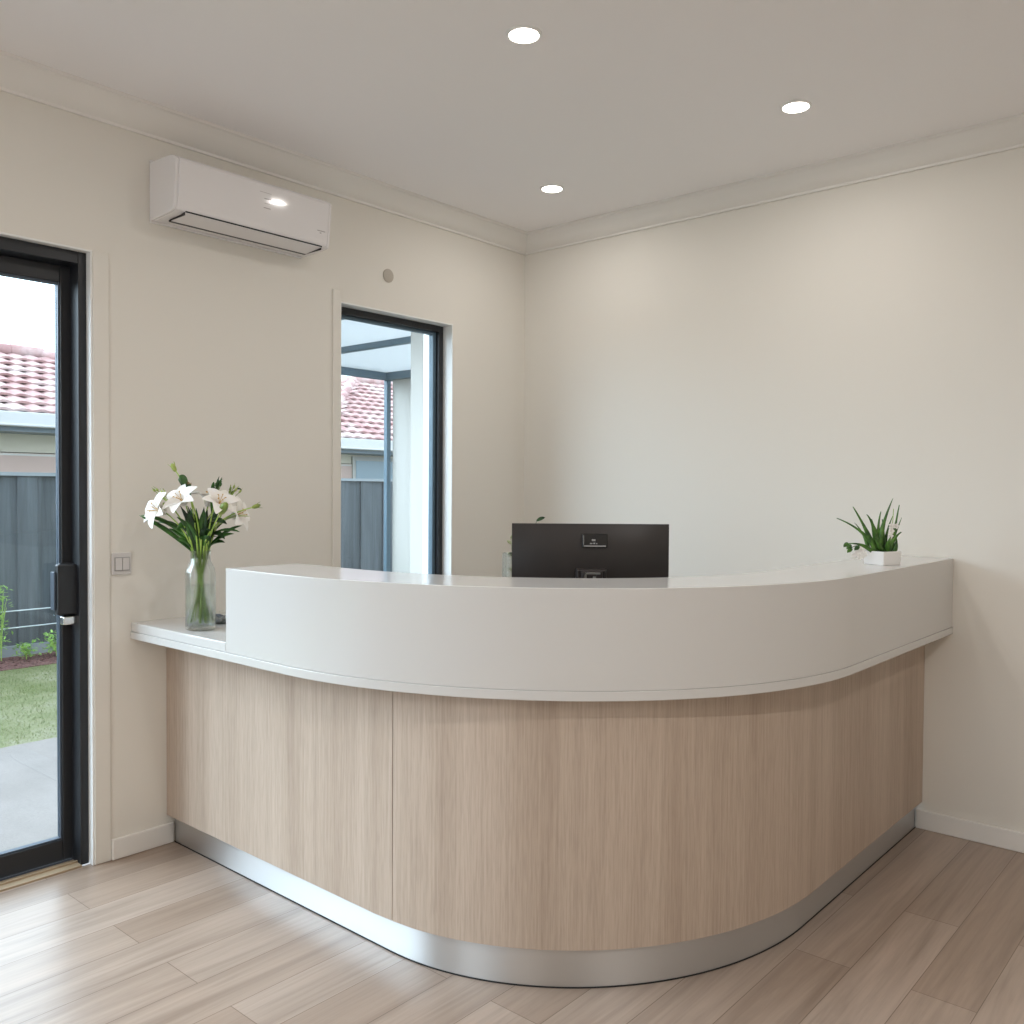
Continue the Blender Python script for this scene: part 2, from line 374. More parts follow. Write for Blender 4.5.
# ------------------------------------------------------------------ reception desk
def deskpath(A, B, rx, ry, x0=0., y1=0.):
    def f(o):
        a, b_, p, q = A-o, B-o, rx-o, ry-o
        out = [(x0+(a-p-x0)*i/6, -b_) for i in range(6)]
        for i in range(49):
            t = math.pi/2*i/48; out.append((a-p+p*math.sin(t), -(b_-q)-q*math.cos(t)))
        out += [(a, -(b_-q)+(y1+(b_-q))*i/6) for i in range(1, 7)]
        return out
    return f
KI = (2.0160, 1.9950, .807, .9145)
PA = (2.0370, 2.0200, .867, .965)
SL = (2.1370, 2.1560, 1.234, 1.125)
desk = empty('reception_desk', (1.2, -1.2, 0))
tag(desk, 'curved L shaped reception desk with white raised counter, pale oak front and steel kickboard', 'reception desk')
E_ = .002
bm = bmesh.new(); sweep(bm, [(0, 0), (.014, 0), (.014, .104), (0, .104)], deskpath(*KI, E_+.014, -E_-.014)); W(link('kickboard', bm, M['steel'], smooth=True), desk)
bm = bmesh.new(); sweep(bm, [(-.0015, .0002), (.010, .0002), (.010, .004), (-.0015, .004)], deskpath(*KI, E_+.014, -E_-.014)); W(link('contact_shade', bm, M['acdark'], smooth=True), desk)  # dark strip standing in for the contact shade under the kickboard
CUT = 1.234      # joint between the flat and the curved veneer panel
def lpath(o):
    q = [p for p in deskpath(*PA, E_)(o) if p[0] < CUT-.004 and p[1] < -1.5]; k = [p for p in deskpath(*PA, E_)(o) if p[0] >= CUT-.004][0]
    t = (CUT-.0015-q[-1][0])/(k[0]-q[-1][0]); return q[:8]+[(CUT-.0015, q[-1][1]+t*(k[1]-q[-1][1]))]
def cpath(o):
    q = deskpath(*PA, E_, -E_)(o); i0 = 8
    a_, b_ = q[i0-1], q[i0+2]; t = (CUT+.0015-a_[0])/(b_[0]-a_[0]); return [(CUT+.0015, a_[1]+t*(b_[1]-a_[1]))]+q[i0+3:]
bm = bmesh.new(); sweep(bm, [(0, .1045), (.02, .1045), (.02, .769), (0, .769)], lambda o: (lambda y: [(E_, y), (.4, y), (.8, y), (PA[0]-PA[2], y), (CUT-.0015, cpath(o)[0][1])])(-(PA[1]-o)))
W(link('front_panel', bm, M['oak'], smooth=True), desk)
bm = bmesh.new(); sweep(bm, [(0, .1045), (.02, .1045), (.02, .769), (0, .769)], cpath)
W(link('curved_panel', bm, M['oak'], smooth=True), desk)
bm = bmesh.new(); sweep(bm, [(0, .7695), (.36, .7695), (.36, .7945), (0, .7945)], deskpath(*SL, E_, -E_)); W(link('counter_lip', bm, M['solid'], smooth=True, bevel=.0015), desk)
UX = .615
bm = bmesh.new(); box(bm, E_, -SL[1]+.003, .7945, UX, -1.56, .826); W(link('side_ledge', bm, M['solid'], bevel=.003), desk)
bm = bmesh.new(); prof = [(.003, .7945), (.003, 1.056), (.269, 1.056), (.269, 1.020), (.046, 1.020), (.046, .7945)]
sweep(bm, prof, deskpath(*SL, UX, -E_)); box(bm, UX+.0005, -SL[1]+.0462, .7945, UX+.03, -SL[1]+.268, 1.0195)
W(link('raised_counter', bm, M['solid'], smooth=True, bevel=.002), desk)
bm = bmesh.new(); o1 = [p for p in deskpath(*PA, .03, -.03)(.024)]
prism(bm, o1+[(1.30, -.03), (1.30, -.75), (.75, -1.40), (.03, -1.40)], .715, .745); W(link('worktop', bm, M['solid'], bevel=.002), desk)
for g_ in ((.005, -1.9, .0, .023, -1.44, .714), (1.33, -.023, 0, 1.95, -.005, .714)): W(boxobj('side_gable', M['oak'], None, *g_), desk)

# ------------------------------------------------------------------ camera (also used to orient the monitor)
CAM = Vector((3.0976, -3.6703, 1.3)); YAW, PITCH, ROLL = R(40.899), R(-1.3396), R(.3676)
fw = Vector((-math.sin(YAW)*math.cos(PITCH), math.cos(YAW)*math.cos(PITCH), math.sin(PITCH)))
rt = Vector((math.cos(YAW), math.sin(YAW), 0)); up = rt.cross(fw)
r2 = rt*math.cos(ROLL)+up*math.sin(ROLL); u2 = -rt*math.sin(ROLL)+up*math.cos(ROLL)
cd = bpy.data.cameras.new('camera'); cam = bpy.data.objects.new('camera', cd); COL.objects.link(cam)
cd.sensor_width = 36; cd.sensor_fit = 'HORIZONTAL'; cd.lens = 899.67/1024*36; cd.clip_start = .05; cd.clip_end = 200
mw = Matrix((( r2.x, u2.x, -fw.x, CAM.x), (r2.y, u2.y, -fw.y, CAM.y), (r2.z, u2.z, -fw.z, CAM.z), (0, 0, 0, 1)))
cam.matrix_world = mw; sc.camera = cam

# ------------------------------------------------------------------ monitor on the worktop
mon = empty('computer_monitor', (1.361, -1.272, .745), YAW)
tag(mon, 'black flat computer monitor standing behind the raised counter, its back to the room', 'monitor')
# local: x across, y away from the viewer (screen side), z up
bm = bmesh.new(); wv, z0, z1 = .2575, .150, .449
N = 12; grid = []
for i in range(N+1):
    row = []
    for j in range(N+1):
        u, v = -1+2*i/N, -1+2*j/N
        dpt = .022*(1-abs(u)**3)*(1-abs(v)**3)
        row.append(bm.verts.new((u*wv, -.004-dpt, (z0+z1)/2+v*(z1-z0)/2)))
    grid.append(row)
for i in range(N):
    for j in range(N): bm.faces.new((grid[i][j], grid[i+1][j], grid[i+1][j+1], grid[i][j+1]))
rim = [grid[i][0] for i in range(N+1)]+[grid[N][j] for j in range(1, N+1)]+[grid[i][N] for i in range(N-1, -1, -1)]+[grid[0][j] for j in range(N-1, 0, -1)]
fr = [bm.verts.new((v.co.x, .012, v.co.z)) for v in rim]
for i in range(len(rim)): bm.faces.new((rim[i], rim[(i+1) % len(rim)], fr[(i+1) % len(rim)], fr[i]))
bm.faces.new(fr)
housing = link('housing', bm, M['monitor'], mon, smooth=True, angle=50)
boxobj('screen', M['screen'], mon, -.25, .0121, z0+.012, .25, .0135, z1-.006)
bm = bmesh.new(); box(bm, -.029, -.0325, .372, .053, -.018, .418); b_ = link('badge', bm, M['monlogo'], housing, bevel=.002)
bm = bmesh.new()
for (xa, za, xb, zb) in ((-.024, .376, .048, .380), (-.004, .384, .004, .388), (.007, .384, .013, .389), (.016, .384, .020, .388), (.002, .394, .014, .4), (-.025, .382, -.0235, .412)): box(bm, xa, -.0335, za, xb, -.0325, zb)
link('badge_print', bm, M['lightgrey'], b_)
bm = bmesh.new(); box(bm, -.035, -.075, .02, .035, -.058, .30); box(bm, -.05, -.060, .235, .05, -.02, .305)
link('stand', bm, M['monitor'], mon, bevel=.006)
bm = bmesh.new(); box(bm, -.024, -.079, .270, -.018, -.0755, .296); box(bm, -.024, -.079, .290, .026, -.0755, .296); box(bm, .002, -.079, .278, .012, -.0755, .284); o = link('hinge_cover', bm, M['chrome'], mon); o['label'] = 'bright metal hinge cover'
bm = bmesh.new(); box(bm, -.12, -.13, 0, .12, .09, .012); box(bm, -.035, -.08, .012, .035, -.05, .03); link('foot', bm, M['monitor'], mon, bevel=.005)

# ------------------------------------------------------------------ flowers
def lily(bmp, bma, c, axis, size, open_=.75, seed=0):
    rnd = random.Random(seed); ax = Vector(axis).normalized(); a = ax.orthogonal().normalized(); b = ax.cross(a); c = Vector(c)
    for k in range(6):
        th = k*math.pi/3+rnd.uniform(-.12, .12); dr = a*math.cos(th)+b*math.sin(th)
        L = size*rnd.uniform(.92, 1.08)*(1 if k % 2 else .93)
        p0 = c; p1 = c+ax*L*.62+dr*L*.14; p2 = c+ax*L*(.72-.42*open_)+dr*L*(.45+.52*open_)
        wd = size*(.58 if k % 2 else .48)
        blade(bmp, bez(p0, p1, p2, 9), wd, side=ax.cross(dr), th=.0006, fold=.22, prof=lambda s: max(.12, math.sin(math.pi*min(1, .1+s*.86))**.8) if s < .97 else .1)
    for k in range(5):
        th = k*1.256; dr = a*math.cos(th)+b*math.sin(th); e = c+ax*size*.62+dr*size*.16
        tube(bma, [c+ax*size*.1, c+ax*size*.4+dr*size*.05, e], .0008, 5); blob(bma, e, .0035, (.5, .5, 1.2), dr, 1)
vx, vy, vz = .325, -2.07, .826
RT = Vector((math.cos(YAW), math.sin(YAW), 0)); AW = Vector((-math.sin(YAW), math.cos(YAW), 0))
def L3(px, py, dep=0.):
    """vase-centred metres from tabulated offsets (298 to the metre), dep = away from the room"""
    return RT*((px-198.5)/298)+AW*dep+Vector((0, 0, (628.5-py)/298))
vase = empty('glass_vase', (vx, vy, vz)); tag(vase, 'tall clear glass bottle vase of white lilies on the low left ledge', 'vase')
out = [(0, 0), (.040, 0), (.0475, .004), (.049, .012), (.049, .190), (.047, .205), (.040, .220), (.034, .230), (.0325, .240), (.0325, .262), (.0345, .267)]
inn = [(.0325, .267), (.030, .260), (.030, .240), (.032, .229), (.038, .217), (.0445, .203), (.046, .190), (.046, .022), (.043, .016), (0, .014)]
bm = bmesh.new(); lathe(bm, out+inn, 48); link('glass_body', bm, M['glass'], vase, smooth=True, angle=60)
bm = bmesh.new(); lathe(bm, [(0, .0145), (.0425, .0165), (.0455, .0225), (.0455, .150), (0, .150)], 48); link('water', bm, M['water'], vase, smooth=True, angle=60)
# stems: (tip, depth, kind, mid bulge)
def stem_thing(name, tip, kind, label, size=.07, leaves=(), seed=0, aim=None, neck=None, cat='flower'):
    rnd = random.Random(seed*13+5)
    o = empty(name, (vx, vy, vz)); tag(o, label, cat)
    a = rnd.uniform(0, 6.28); foot = Vector((math.cos(a)*.030, math.sin(a)*.030, .024))
    if neck is None: neck = Vector((-foot.x*.5, -foot.y*.5, .264))+RT*max(-.012, min(.012, tip.dot(RT)*.12))
    pts = bez(foot, (foot+neck)/2+Vector((0, 0, .01)), neck, 8)+bez(neck, neck+(neck-foot).normalized()*.10*max(.5, (tip-neck).length/.2), tip, 12)[1:]
    bm = bmesh.new(); tube(bm, pts, .0036, 7, .0020); link('stem', bm, M['stem'], o, smooth=True)
    tdir = (pts[-1]-pts[-3]).normalized()
    if kind == 'lily':
        bp, ba = bmesh.new(), bmesh.new(); lily(bp, ba, tip, aim or tdir, size, .7, seed); fl = link('blossom', bp, M['petal'], o, smooth=True, angle=80); link('stamens', ba, M['pollen'], fl, smooth=True)
    elif kind in ('bud', 'brown', 'white'):
        bm = bmesh.new(); mt = {'bud': M['bud'], 'brown': M['budbrown'], 'white': M['petal']}[kind]
        blob(bm, tip+tdir*.008, .0075*size/.07, (1, 1, 2.1), tdir+Vector((rnd.uniform(-.2, .2), 0, 0)), 2)
        for k in range(3):
            th = k*2.1+seed; s1 = tdir.orthogonal().normalized(); s1.rotate(Matrix.Rotation(th, 3, tdir)); 
            blade(bm, bez(tip, tip+tdir*.012+s1*.008, tip+tdir*.026+s1*.013, 5), .006, th=.0005)
        link('bud', bm, mt, o, smooth=True, angle=80)
    elif kind == 'cluster':
        bm = bmesh.new()
        for k in range(5):
            q = tip+Vector((rnd.uniform(-.016, .016), rnd.uniform(-.016, .016), rnd.uniform(-.012, .014)))
            tube(bm, [pts[-5], (pts[-5]+q)/2+Vector((0, 0, .004)), q], .0012, 5); dd = (q-pts[-5]).normalized()
            blob(bm, q+dd*.004, .0042, (1, 1, 2), dd, 1); blade(bm, bez(q, q+dd*.01, q+dd*.02+Vector((rnd.uniform(-.01, .01), 0, 0)), 4), .004, th=.0004)
        link('bud_cluster', bm, M['leaf'] if seed % 2 else M['bud'], o, smooth=True, angle=80)
    for i, (s, q, wd, mt) in enumerate(leaves):
        p = pts[int(s*(len(pts)-1))]; q = Vector(q); md = (p+q)/2+Vector((0, 0, .025+.02*rnd.random()))
        bm = bmesh.new(); blade(bm, bez(p, md, q, 10), wd*1.5, side=RT*.5+AW*.6+Vector((0, 0, .6)), th=.0006, fold=.3); link('leaf', bm, M[mt], o, smooth=True, angle=80)
    return o
ROOM = -AW
fl = 'white lily with wide open petals '
stem_thing('lily_stem', L3(166, 511, -.02), 'lily', fl+'lowest at the far left of the vase', .09, [(.62, L3(140, 514, -.01), .010, 'leaf'), (.66, L3(153, 521, .02), .012, 'leaf')], 1, aim=ROOM*.75-RT*.75+Vector((0, 0, .35)))
stem_thing('lily_stem', L3(187, 503, -.03), 'lily', fl+'left of the middle of the bouquet', .084, [(.7, L3(176, 528, -.03), .018, 'leaf')], 2, aim=ROOM*.8-RT*.35+Vector((0, 0, .75)))
stem_thing('lily_stem', L3(203, 505, .03), 'lily', fl+'in the middle at the back of the bouquet', .08, [], 3, aim=-ROOM*.2+RT*.1+Vector((0, 0, 1)))
stem_thing('lily_stem', L3(218, 505, -.02), 'lily', fl+'right of the middle of the bouquet', .08, [(.7, L3(228, 522, -.03), .016, 'leafdark')], 4, aim=ROOM*.6+RT*.45+Vector((0, 0, .7)))
stem_thing('lily_stem', L3(228, 515, .02), 'lily', fl+'at the right edge of the vase', .08, [(.62, L3(239, 530, -.01), .009, 'leaf'), (.6, L3(226, 537, -.03), .014, 'leafdark')], 5, aim=ROOM*.2+RT*1.0+Vector((0, 0, .3)))
bl = 'green flower bud '
stem_thing('bud_stem', L3(173, 468, 0), 'bud', bl+'standing tallest at the left top of the bouquet', .075, [(.86, L3(178, 474, -.005), .020, 'leaf'), (.8, L3(186, 484, -.01), .016, 'leaf')], 6)
stem_thing('bud_stem', L3(187, 488, 0), 'brown', 'brownish flower bud just right of the tallest bud', .09, [], 7)
stem_thing('bud_stem', L3(158, 492, 0), 'cluster', bl+'cluster above the leftmost lily', .07, [(.88, L3(168, 506, -.06), .014, 'bud')], 8)
stem_thing('bud_stem', L3(218, 484, -.01), 'cluster', bl+'cluster rising upright right of the middle', .07, [(.8, L3(222, 477, -.01), .010, 'leaf'), (.78, L3(214, 480, -.02), .012, 'leaf')], 9)
stem_thing('bud_stem', L3(232, 489, 0), 'cluster', bl+'cluster at the upper right of the bouquet', .07, [(.85, L3(240, 488, .0), .008, 'leafdark')], 10)
stem_thing('bud_stem', L3(252, 505, 0), 'bud', bl+'reaching furthest right from the vase', .07, [(.6, L3(248, 515, .0), .008, 'paleleaf')], 11)
stem_thing('bud_stem', L3(226, 508, -.06), 'bud', 'yellowish green bud in front of the right lilies', .13, [], 12)
# leaf bunch filling the middle
fo = empty('foliage_stem', (vx, vy, vz)); tag(fo, 'dense bunch of dark green leaves in the neck of the lily vase', 'foliage')
bm = bmesh.new(); tube(bm, [(.0, -.004, .03), (0, 0, .2), (0, 0, .30)], .003, 7); link('stem', bm, M['stem'], fo, smooth=True)
rnd = random.Random(3)
for k in range(46):
    a0 = rnd.uniform(-1, 1); dp = rnd.uniform(-.05, .05); hh = rnd.uniform(.30, .42)
    q = RT*(a0*.075*(.5+hh))+AW*dp+Vector((0, 0, hh)); p = RT*(a0*.014)+AW*dp*.2+Vector((0, 0, rnd.uniform(.235, .27)))
    bm = bmesh.new(); blade(bm, bez(p, p+Vector((0, 0, .07))+RT*a0*.006, q, 8), rnd.uniform(.020, .034), side=RT+AW*rnd.uniform(-.8, .8), th=.0006, fold=.3)
    link('leaf', bm, M['leafdark'] if k % 3 else M['leaf'], fo, smooth=True, angle=80)
for k, (px, py) in enumerate(((141, 514), (176, 537), (168, 527), (232, 532), (222, 541), (238, 524), (184, 520), (219, 520))):
    bm = bmesh.new(); q = L3(px, py, -.03+.01*k); p = Vector((q.x*.12, q.y*.12, .262)); blade(bm, bez(p, (p+q)/2+Vector((0, 0, .03)), q, 9), .020, side=(AW+Vector((0, 0, .9))), th=.0006, fold=.3); link('leaf', bm, M['leaf'], fo, smooth=True, angle=80)
# pebble dish beside the vase
dx, dy = .205, -1.930
dish = empty('glass_dish', (dx, dy, vz)); tag(dish, 'shallow clear glass dish of blue grey pebbles behind the lily vase', 'dish')
bm = bmesh.new(); lathe(bm, [(0, 0), (.070, 0), (.082, .006), (.088, .030), (.0855, .0305), (.079, .009), (.068, .0045), (0, .0045)], 40); link('bowl', bm, M['glass'], dish, smooth=True, angle=50)
bm = bmesh.new(); rnd = random.Random(9)
for k in range(46):
    a = rnd.uniform(0, 6.28); r_ = .064*math.sqrt(rnd.random()); blob(bm, (r_*math.cos(a), r_*math.sin(a), .012+rnd.random()*.006), .011, (1, .8, .55), (rnd.uniform(-.3, .3), rnd.uniform(-.3, .3), 1), 1)
o = link('pebbles', bm, M['stone'], dish, smooth=True, angle=80); o['kind'] = 'stuff'

# ------------------------------------------------------------------ potted plant on the raised counter
px_, py_ = 2.0400, -.5080
pt = empty('potted_plant', (px_, py_, 1.056)); tag(pt, 'spiky green succulent in a small square white pot at the right of the raised counter', 'potted plant')
bm = bmesh.new(); h_ = .047; a = .041; b_ = .0435; t_ = .005
def sq(s, z): return [bm.verts.new((x*s, y*s, z)) for x, y in ((-1, -1), (1, -1), (1, 1), (-1, 1))]
rg = [sq(a, 0), sq(b_, h_), sq(b_-t_, h_), sq(a-t_, .008)]
for p, q in zip(rg[:-1], rg[1:]):
    for i in range(4): bm.faces.new((p[i], p[(i+1) % 4], q[(i+1) % 4], q[i]))
bm.faces.new(rg[0][::-1]); bm.faces.new(rg[-1]); bmesh.ops.rotate(bm, verts=bm.verts[:], matrix=Matrix.Rotation(R(-22), 3, 'Z')); link('pot', bm, M['pot'], pt, bevel=.0025)
boxobj('soil', M['soil'], pt, -.037, -.037, .009, .037, .037, .040).rotation_euler = (0, 0, R(-22))
def Q3(px, py, dep=0.): return RT*((px-884)/303)+AW*dep+Vector((0, 0, (567-py)/303))
spk = [((877, 552), (834, 519), (868, 532), .012, -.02), ((878, 552), (849.5, 507), (866, 530), .015, -.03), ((879, 552), (866, 515), (876, 525), .017, -.01), ((881, 552), (882, 512), (878, 530), .013, .0),
       ((880, 552), (893, 498), (880, 530), .017, -.01), ((884, 552), (876, 520), (879, 533), .014, .03), ((890, 552), (905, 518), (897, 538), .010, .01), ((894, 552), (901, 505), (897, 528), .011, .0),
       ((888, 552), (899, 515), (888, 535), .010, .03), ((876, 553), (845, 545), (862, 543), .012, -.03), ((872, 553), (858, 524), (869, 536), .010, .03), ((892, 553), (901, 533), (893, 539), .016, -.02), ((889, 553), (889, 538), (886, 545), .016, -.03),
       ((886, 553), (872, 536), (877, 545), .014, -.03), ((895, 552), (897, 538), (899, 546), .014, -.01), ((884, 552), (886, 520), (889, 540), .013, .02)]
for k, (p, q, md, wd, dp) in enumerate(spk):
    bm = bmesh.new(); pp = Q3(*p, dp*.3); pp.z = .038
    blade(bm, bez(pp, Q3(*md, dp*.6), Q3(*q, dp), 12), wd*1.5, th=.0016, fold=.45, side=RT*.9+AW*.3*(1 if k % 2 else -1), prof=lambda s: max(.05, (1-s)**.6*(.65+.35*math.sin(math.pi*min(1, s*1.6)))))
    link('leaf', bm, M['aloe'], pt, smooth=True, angle=80)
rnd = random.Random(4)
bm = bmesh.new()
for (px, py, dp) in ((893, 527, 0), (892, 532, -.01), (896, 531, .01), (898, 527, 0), (891, 537, -.01)):
    c_ = Q3(px, py, dp)
    for k in range(5):
        th = k*1.256; dr = RT*math.cos(th)+Vector((0, 0, 1))*math.sin(th); blade(bm, bez(c_, c_+dr*.006-AW*.003, c_+dr*.011, 4), .008, side=dr.cross(AW), th=.0005)
link('blossom', bm, M['petal'], pt, smooth=True, angle=80)
bm = bmesh.new()
for q in ((893, 527), (896, 531), (891, 537), (895, 509)):
    tube(bm, bez(Q3(888, 553, 0)*Vector((1, 1, 0)).length/Vector((1, 1, 0)).length if False else Vector((Q3(888, 553).x, Q3(888, 553).y, .038)), Q3(894, 542), Q3(*q), 6), .0012, 5)
link('flower_stalk', bm, M['stem'], pt, smooth=True)
# trailing sprig over the left side of the pot
bm = bmesh.new(); tube(bm, bez((-.02, -.02, .040), Q3(858, 541, -.02), Q3(846, 552, -.02), 8), .0014, 5)
for (px, py, dp) in ((850, 548, -.02), (853, 552, 0), (848, 546, -.01), (857, 549, -.03)):
    c_ = Q3(px, py, dp); blade(bm, bez(c_, c_+RT*-.008+Vector((0, 0, .003)), c_+RT*-.018+Vector((0, 0, -.010)), 6), .015, th=.0006, side=Vector((0, 0, 1)))
link('trailing_sprig', bm, M['aloe'], pt, smooth=True, angle=80)
bm = bmesh.new()
for (px, py) in ((855, 555), (860, 552), (852, 557), (859, 558), (863, 556), (857, 551)):
    c_ = Q3(px, py, -.02)
    for k in range(5):
        th = k*1.256+px; dr = RT*math.cos(th)+Vector((0, 0, 1))*math.sin(th); blade(bm, bez(c_, c_+dr*.006-AW*.004, c_+dr*.012, 4), .009, side=dr.cross(AW), th=.0005)
link('trailing_blossom', bm, M['petal'], pt, smooth=True, angle=80)

# ------------------------------------------------------------------ glass cylinder with sprigs behind the monitor
cv = empty('glass_cylinder_vase', (1.015, -1.250, .745)); tag(cv, 'clear glass cylinder vase of thin pale sprigs half hidden behind the monitor', 'vase')
bm = bmesh.new(); lathe(bm, [(0, 0), (.042, 0), (.044, .003), (.044, .335), (.0415, .335), (.0415, .012), (0, .010)], 36); link('glass_body', bm, M['glass'], cv, smooth=True, angle=50)
bm = bmesh.new(); lathe(bm, [(0, .0105), (.041, .0125), (.041, .20), (0, .20)], 36); link('water', bm, M['water'], cv, smooth=True, angle=50)
def C3(px, py, dp=0.): return RT*((px-509)/284)+AW*dp+Vector((0, 0, 1.3-.745-(py-491)/284))
for k, (q, lb) in enumerate((((505, 539), 'pale sprig leaning left out of the cylinder vase behind the monitor'), ((531, 521), 'dark tipped sprig showing just above the left end of the monitor'), ((508, 548), 'short leafy sprig low in the cylinder vase behind the monitor'))):
    o = empty('sprig', (1.015, -1.250, .745)); tag(o, lb, 'foliage'); tip = C3(*q)
    ft = Vector((.012*math.cos(k*2.1), .012*math.sin(k*2.1), .015))
    bm = bmesh.new(); st = bez(ft, Vector((tip.x*.15, tip.y*.15, .28)), tip, 12); tube(bm, st, .0016, 6, .0009); link('stem', bm, M['leafdark'] if k == 1 else M['paleleaf'], o, smooth=True)
    for j in range(6 if k != 1 else 5):
        p = st[-1-j] if k != 2 else st[-1-j*2]; s = (-1)**j
        bm = bmesh.new(); 
        if k == 1: e = p+RT*(.022 if j % 2 else .03)*(1 if j < 3 else -.4)+Vector((0, 0, .006*(2-j)))
        else: e = p+RT*s*.016+Vector((0, 0, .012))
        blade(bm, bez(p, (p+e)/2+Vector((0, 0, .004)), e, 6), .013, side=RT*.2+AW*.3+Vector((0, 0, 1)) if k == 1 else RT+AW*.5, th=.0006); link('leaf', bm, M['leafdark'] if (k == 1 or (k == 2 and j in (1, 4))) else M['paleleaf'], o, smooth=True, angle=80)

# ------------------------------------------------------------------ air conditioner
A0, A1, AX = -2.085, -1.425, .195
ac = empty('air_conditioner', (0, (A0+A1)/2, 2.25)); tag(ac, 'white split system air conditioner mounted high on the left wall', 'air conditioner')
bm = bmesh.new()
prof = [(.012, 2.458), (.165, 2.450), (.190, 2.440), (.200, 2.428), (.187, 2.290), (.185, 2.274), (.178, 2.262), (.150, 2.256), (.030, 2.252), (.012, 2.254)]
va = [bm.verts.new((x, A0+.012, z)) for x, z in prof]; vb = [bm.verts.new((x, A1-.012, z)) for x, z in prof]
n = len(prof)
for i in range(n): bm.faces.new((va[i], va[(i+1) % n], vb[(i+1) % n], vb[i]))
bm.faces.new(va[::-1]); bm.faces.new(vb)
W(link('casing', bm, M['ac'], smooth=True, angle=30, bevel=.004), ac)
for a_, b_ in ((A0, A0+.0115), (A1-.0115, A1)):
    bm = bmesh.new(); pf = [(x*.985 if x > .02 else x, z) for x, z in prof]
    va = [bm.verts.new((x, a_, z)) for x, z in pf]; vb = [bm.verts.new((x, b_, z)) for x, z in pf]
    for i in range(n): bm.faces.new((va[i], va[(i+1) % n], vb[(i+1) % n], vb[i]))
    bm.faces.new(va[::-1]); bm.faces.new(vb); W(link('end_cap', bm, M['ac'], smooth=True, angle=30, bevel=.003), ac)
W(boxobj('wall_plate', M['ac'], None, 0, A0+.006, 2.248, .0115, A1-.006, 2.468, bevel=.002), ac)
bm = bmesh.new(); box(bm, .064, A0+.045, 2.2475, .076, A1-.035, 2.2575); box(bm, .076, A0+.0430, 2.2490, .176, A0+.0450, 2.2600); box(bm, .076, A1-.0370, 2.2490, .176, A1-.0350, 2.2600); box(bm, .1780, A0+.045, 2.2590, .1800, A1-.035, 2.2635)
W(link('outlet_slot', bm, M['acdark']), ac)
bm = bmesh.new(); vs_ = box(bm, .0765, A0+.0470, 2.2480, .1772, A1-.0370, 2.2560)
for v_ in vs_:
    if v_.co.x > .1: v_.co.z += .0085
W(link('louvre', bm, M['ac'], bevel=.001), ac)
ym = -1.735
for (ya, za, yb, zb) in ((ym-.02, 2.400, ym+.03, 2.402), (ym, 2.378, ym+.032, 2.381), (ym+.002, 2.362, ym+.026, 2.3635), (ym, 2.345, ym+.030, 2.348), (-1.49, 2.316, -1.452, 2.3195), (-1.478, 2.308, -1.470, 2.312)):
    fx = .200-(2.436-(za+zb)/2)/(2.436-2.290)*.013; W(boxobj('print', M['acgrey'], None, fx-.003, ya, za, fx+.0006, yb, zb), ac)

# ------------------------------------------------------------------ small wall items
sw = empty('light_switch', (0, -2.187, 1.037)); tag(sw, 'small pale wall switch plate between the sliding door and the lilies', 'switch')
bm = bmesh.new(); box(bm, 0, -2.222, .998, .008, -2.152, 1.076); W(link('plate', bm, M['switch'], bevel=.003), sw)
bm = bmesh.new(); box(bm, .008, -2.214, 1.012, .0105, -2.160, 1.060); o = W(link('surround', bm, M['lightgrey'], bevel=.001), sw)
bm = bmesh.new(); box(bm, .008, -2.211, 1.015, .0135, -2.188, 1.057); box(bm, .008, -2.186, 1.015, .0135, -2.163, 1.057); W(link('rocker', bm, M['switch'], bevel=.001), sw)
bm = bmesh.new(); lathe(bm, [(0, 0), (.030, 0), (.030, .004), (.027, .006), (0, .006)], 32)
bmesh.ops.transform(bm, matrix=Matrix.Translation((0, -.958, 2.266)) @ Matrix.Rotation(R(90), 4, 'Y'), verts=bm.verts[:])
tag(link('wall_sensor', bm, M['sensor'], smooth=True), 'small round beige sensor on the wall above the window', 'sensor')

# ------------------------------------------------------------------ downlights
LW = (1., .96, .925)
def area(name, loc, size, power, col, rot=(0, 0, 0), shape='DISK', sy=None, spread=180):
    l = bpy.data.lights.new(name, 'AREA'); l.shape = shape; l.size = size; l.energy = power; l.color = col; l.spread = R(spread)
    if sy: l.size_y = sy
    o = bpy.data.objects.new(name, l); COL.objects.link(o); o.location = loc; o.rotation_euler = rot; return o
DL = [(1.369, -1.635, 'recessed round downlight nearest the camera, highest in the picture'), (1.772, -.651, 'recessed round downlight on the right of the ceiling'), (.600, -.530, 'recessed round downlight nearest the room corner'),
      (3.7, -2.5, 'unseen fill downlight added over the entry'), (1.2, -3.7, 'unseen fill downlight added beside the sliding door'), (1.3, -5.3, 'unseen fill downlight added by the front wall near the door'), (3.2, -5.2, 'unseen fill downlight added by the front wall on the right')]  # these four are out of view, added to raise the room's ambient light
for i, (x, y, lb) in enumerate(DL[:7]):
    o = empty('downlight', (x, y, HC-.006)); tag(o, lb, 'ceiling light', 'recessed ceiling downlights')
    bm = bmesh.new(); lathe(bm, [(.044, .006), (.044, .0005), (.047, -.001), (.052, .001), (.053, .006)], 40)
    bm.faces.ensure_lookup_table(); link('trim_ring', bm, M['reveal'], o, smooth=True)
    bm = bmesh.new(); lathe(bm, [(0, .0005), (.0438, .0005), (.0438, .0058), (0, .0058)], 40); link('lamp', bm, M['lamp'], o)
    area('downlight_lamp', (x, y, HC-.012), .075, (3.6, 3.2, 2.2, 16, 8, 11, 16)[i], LW, spread=180)

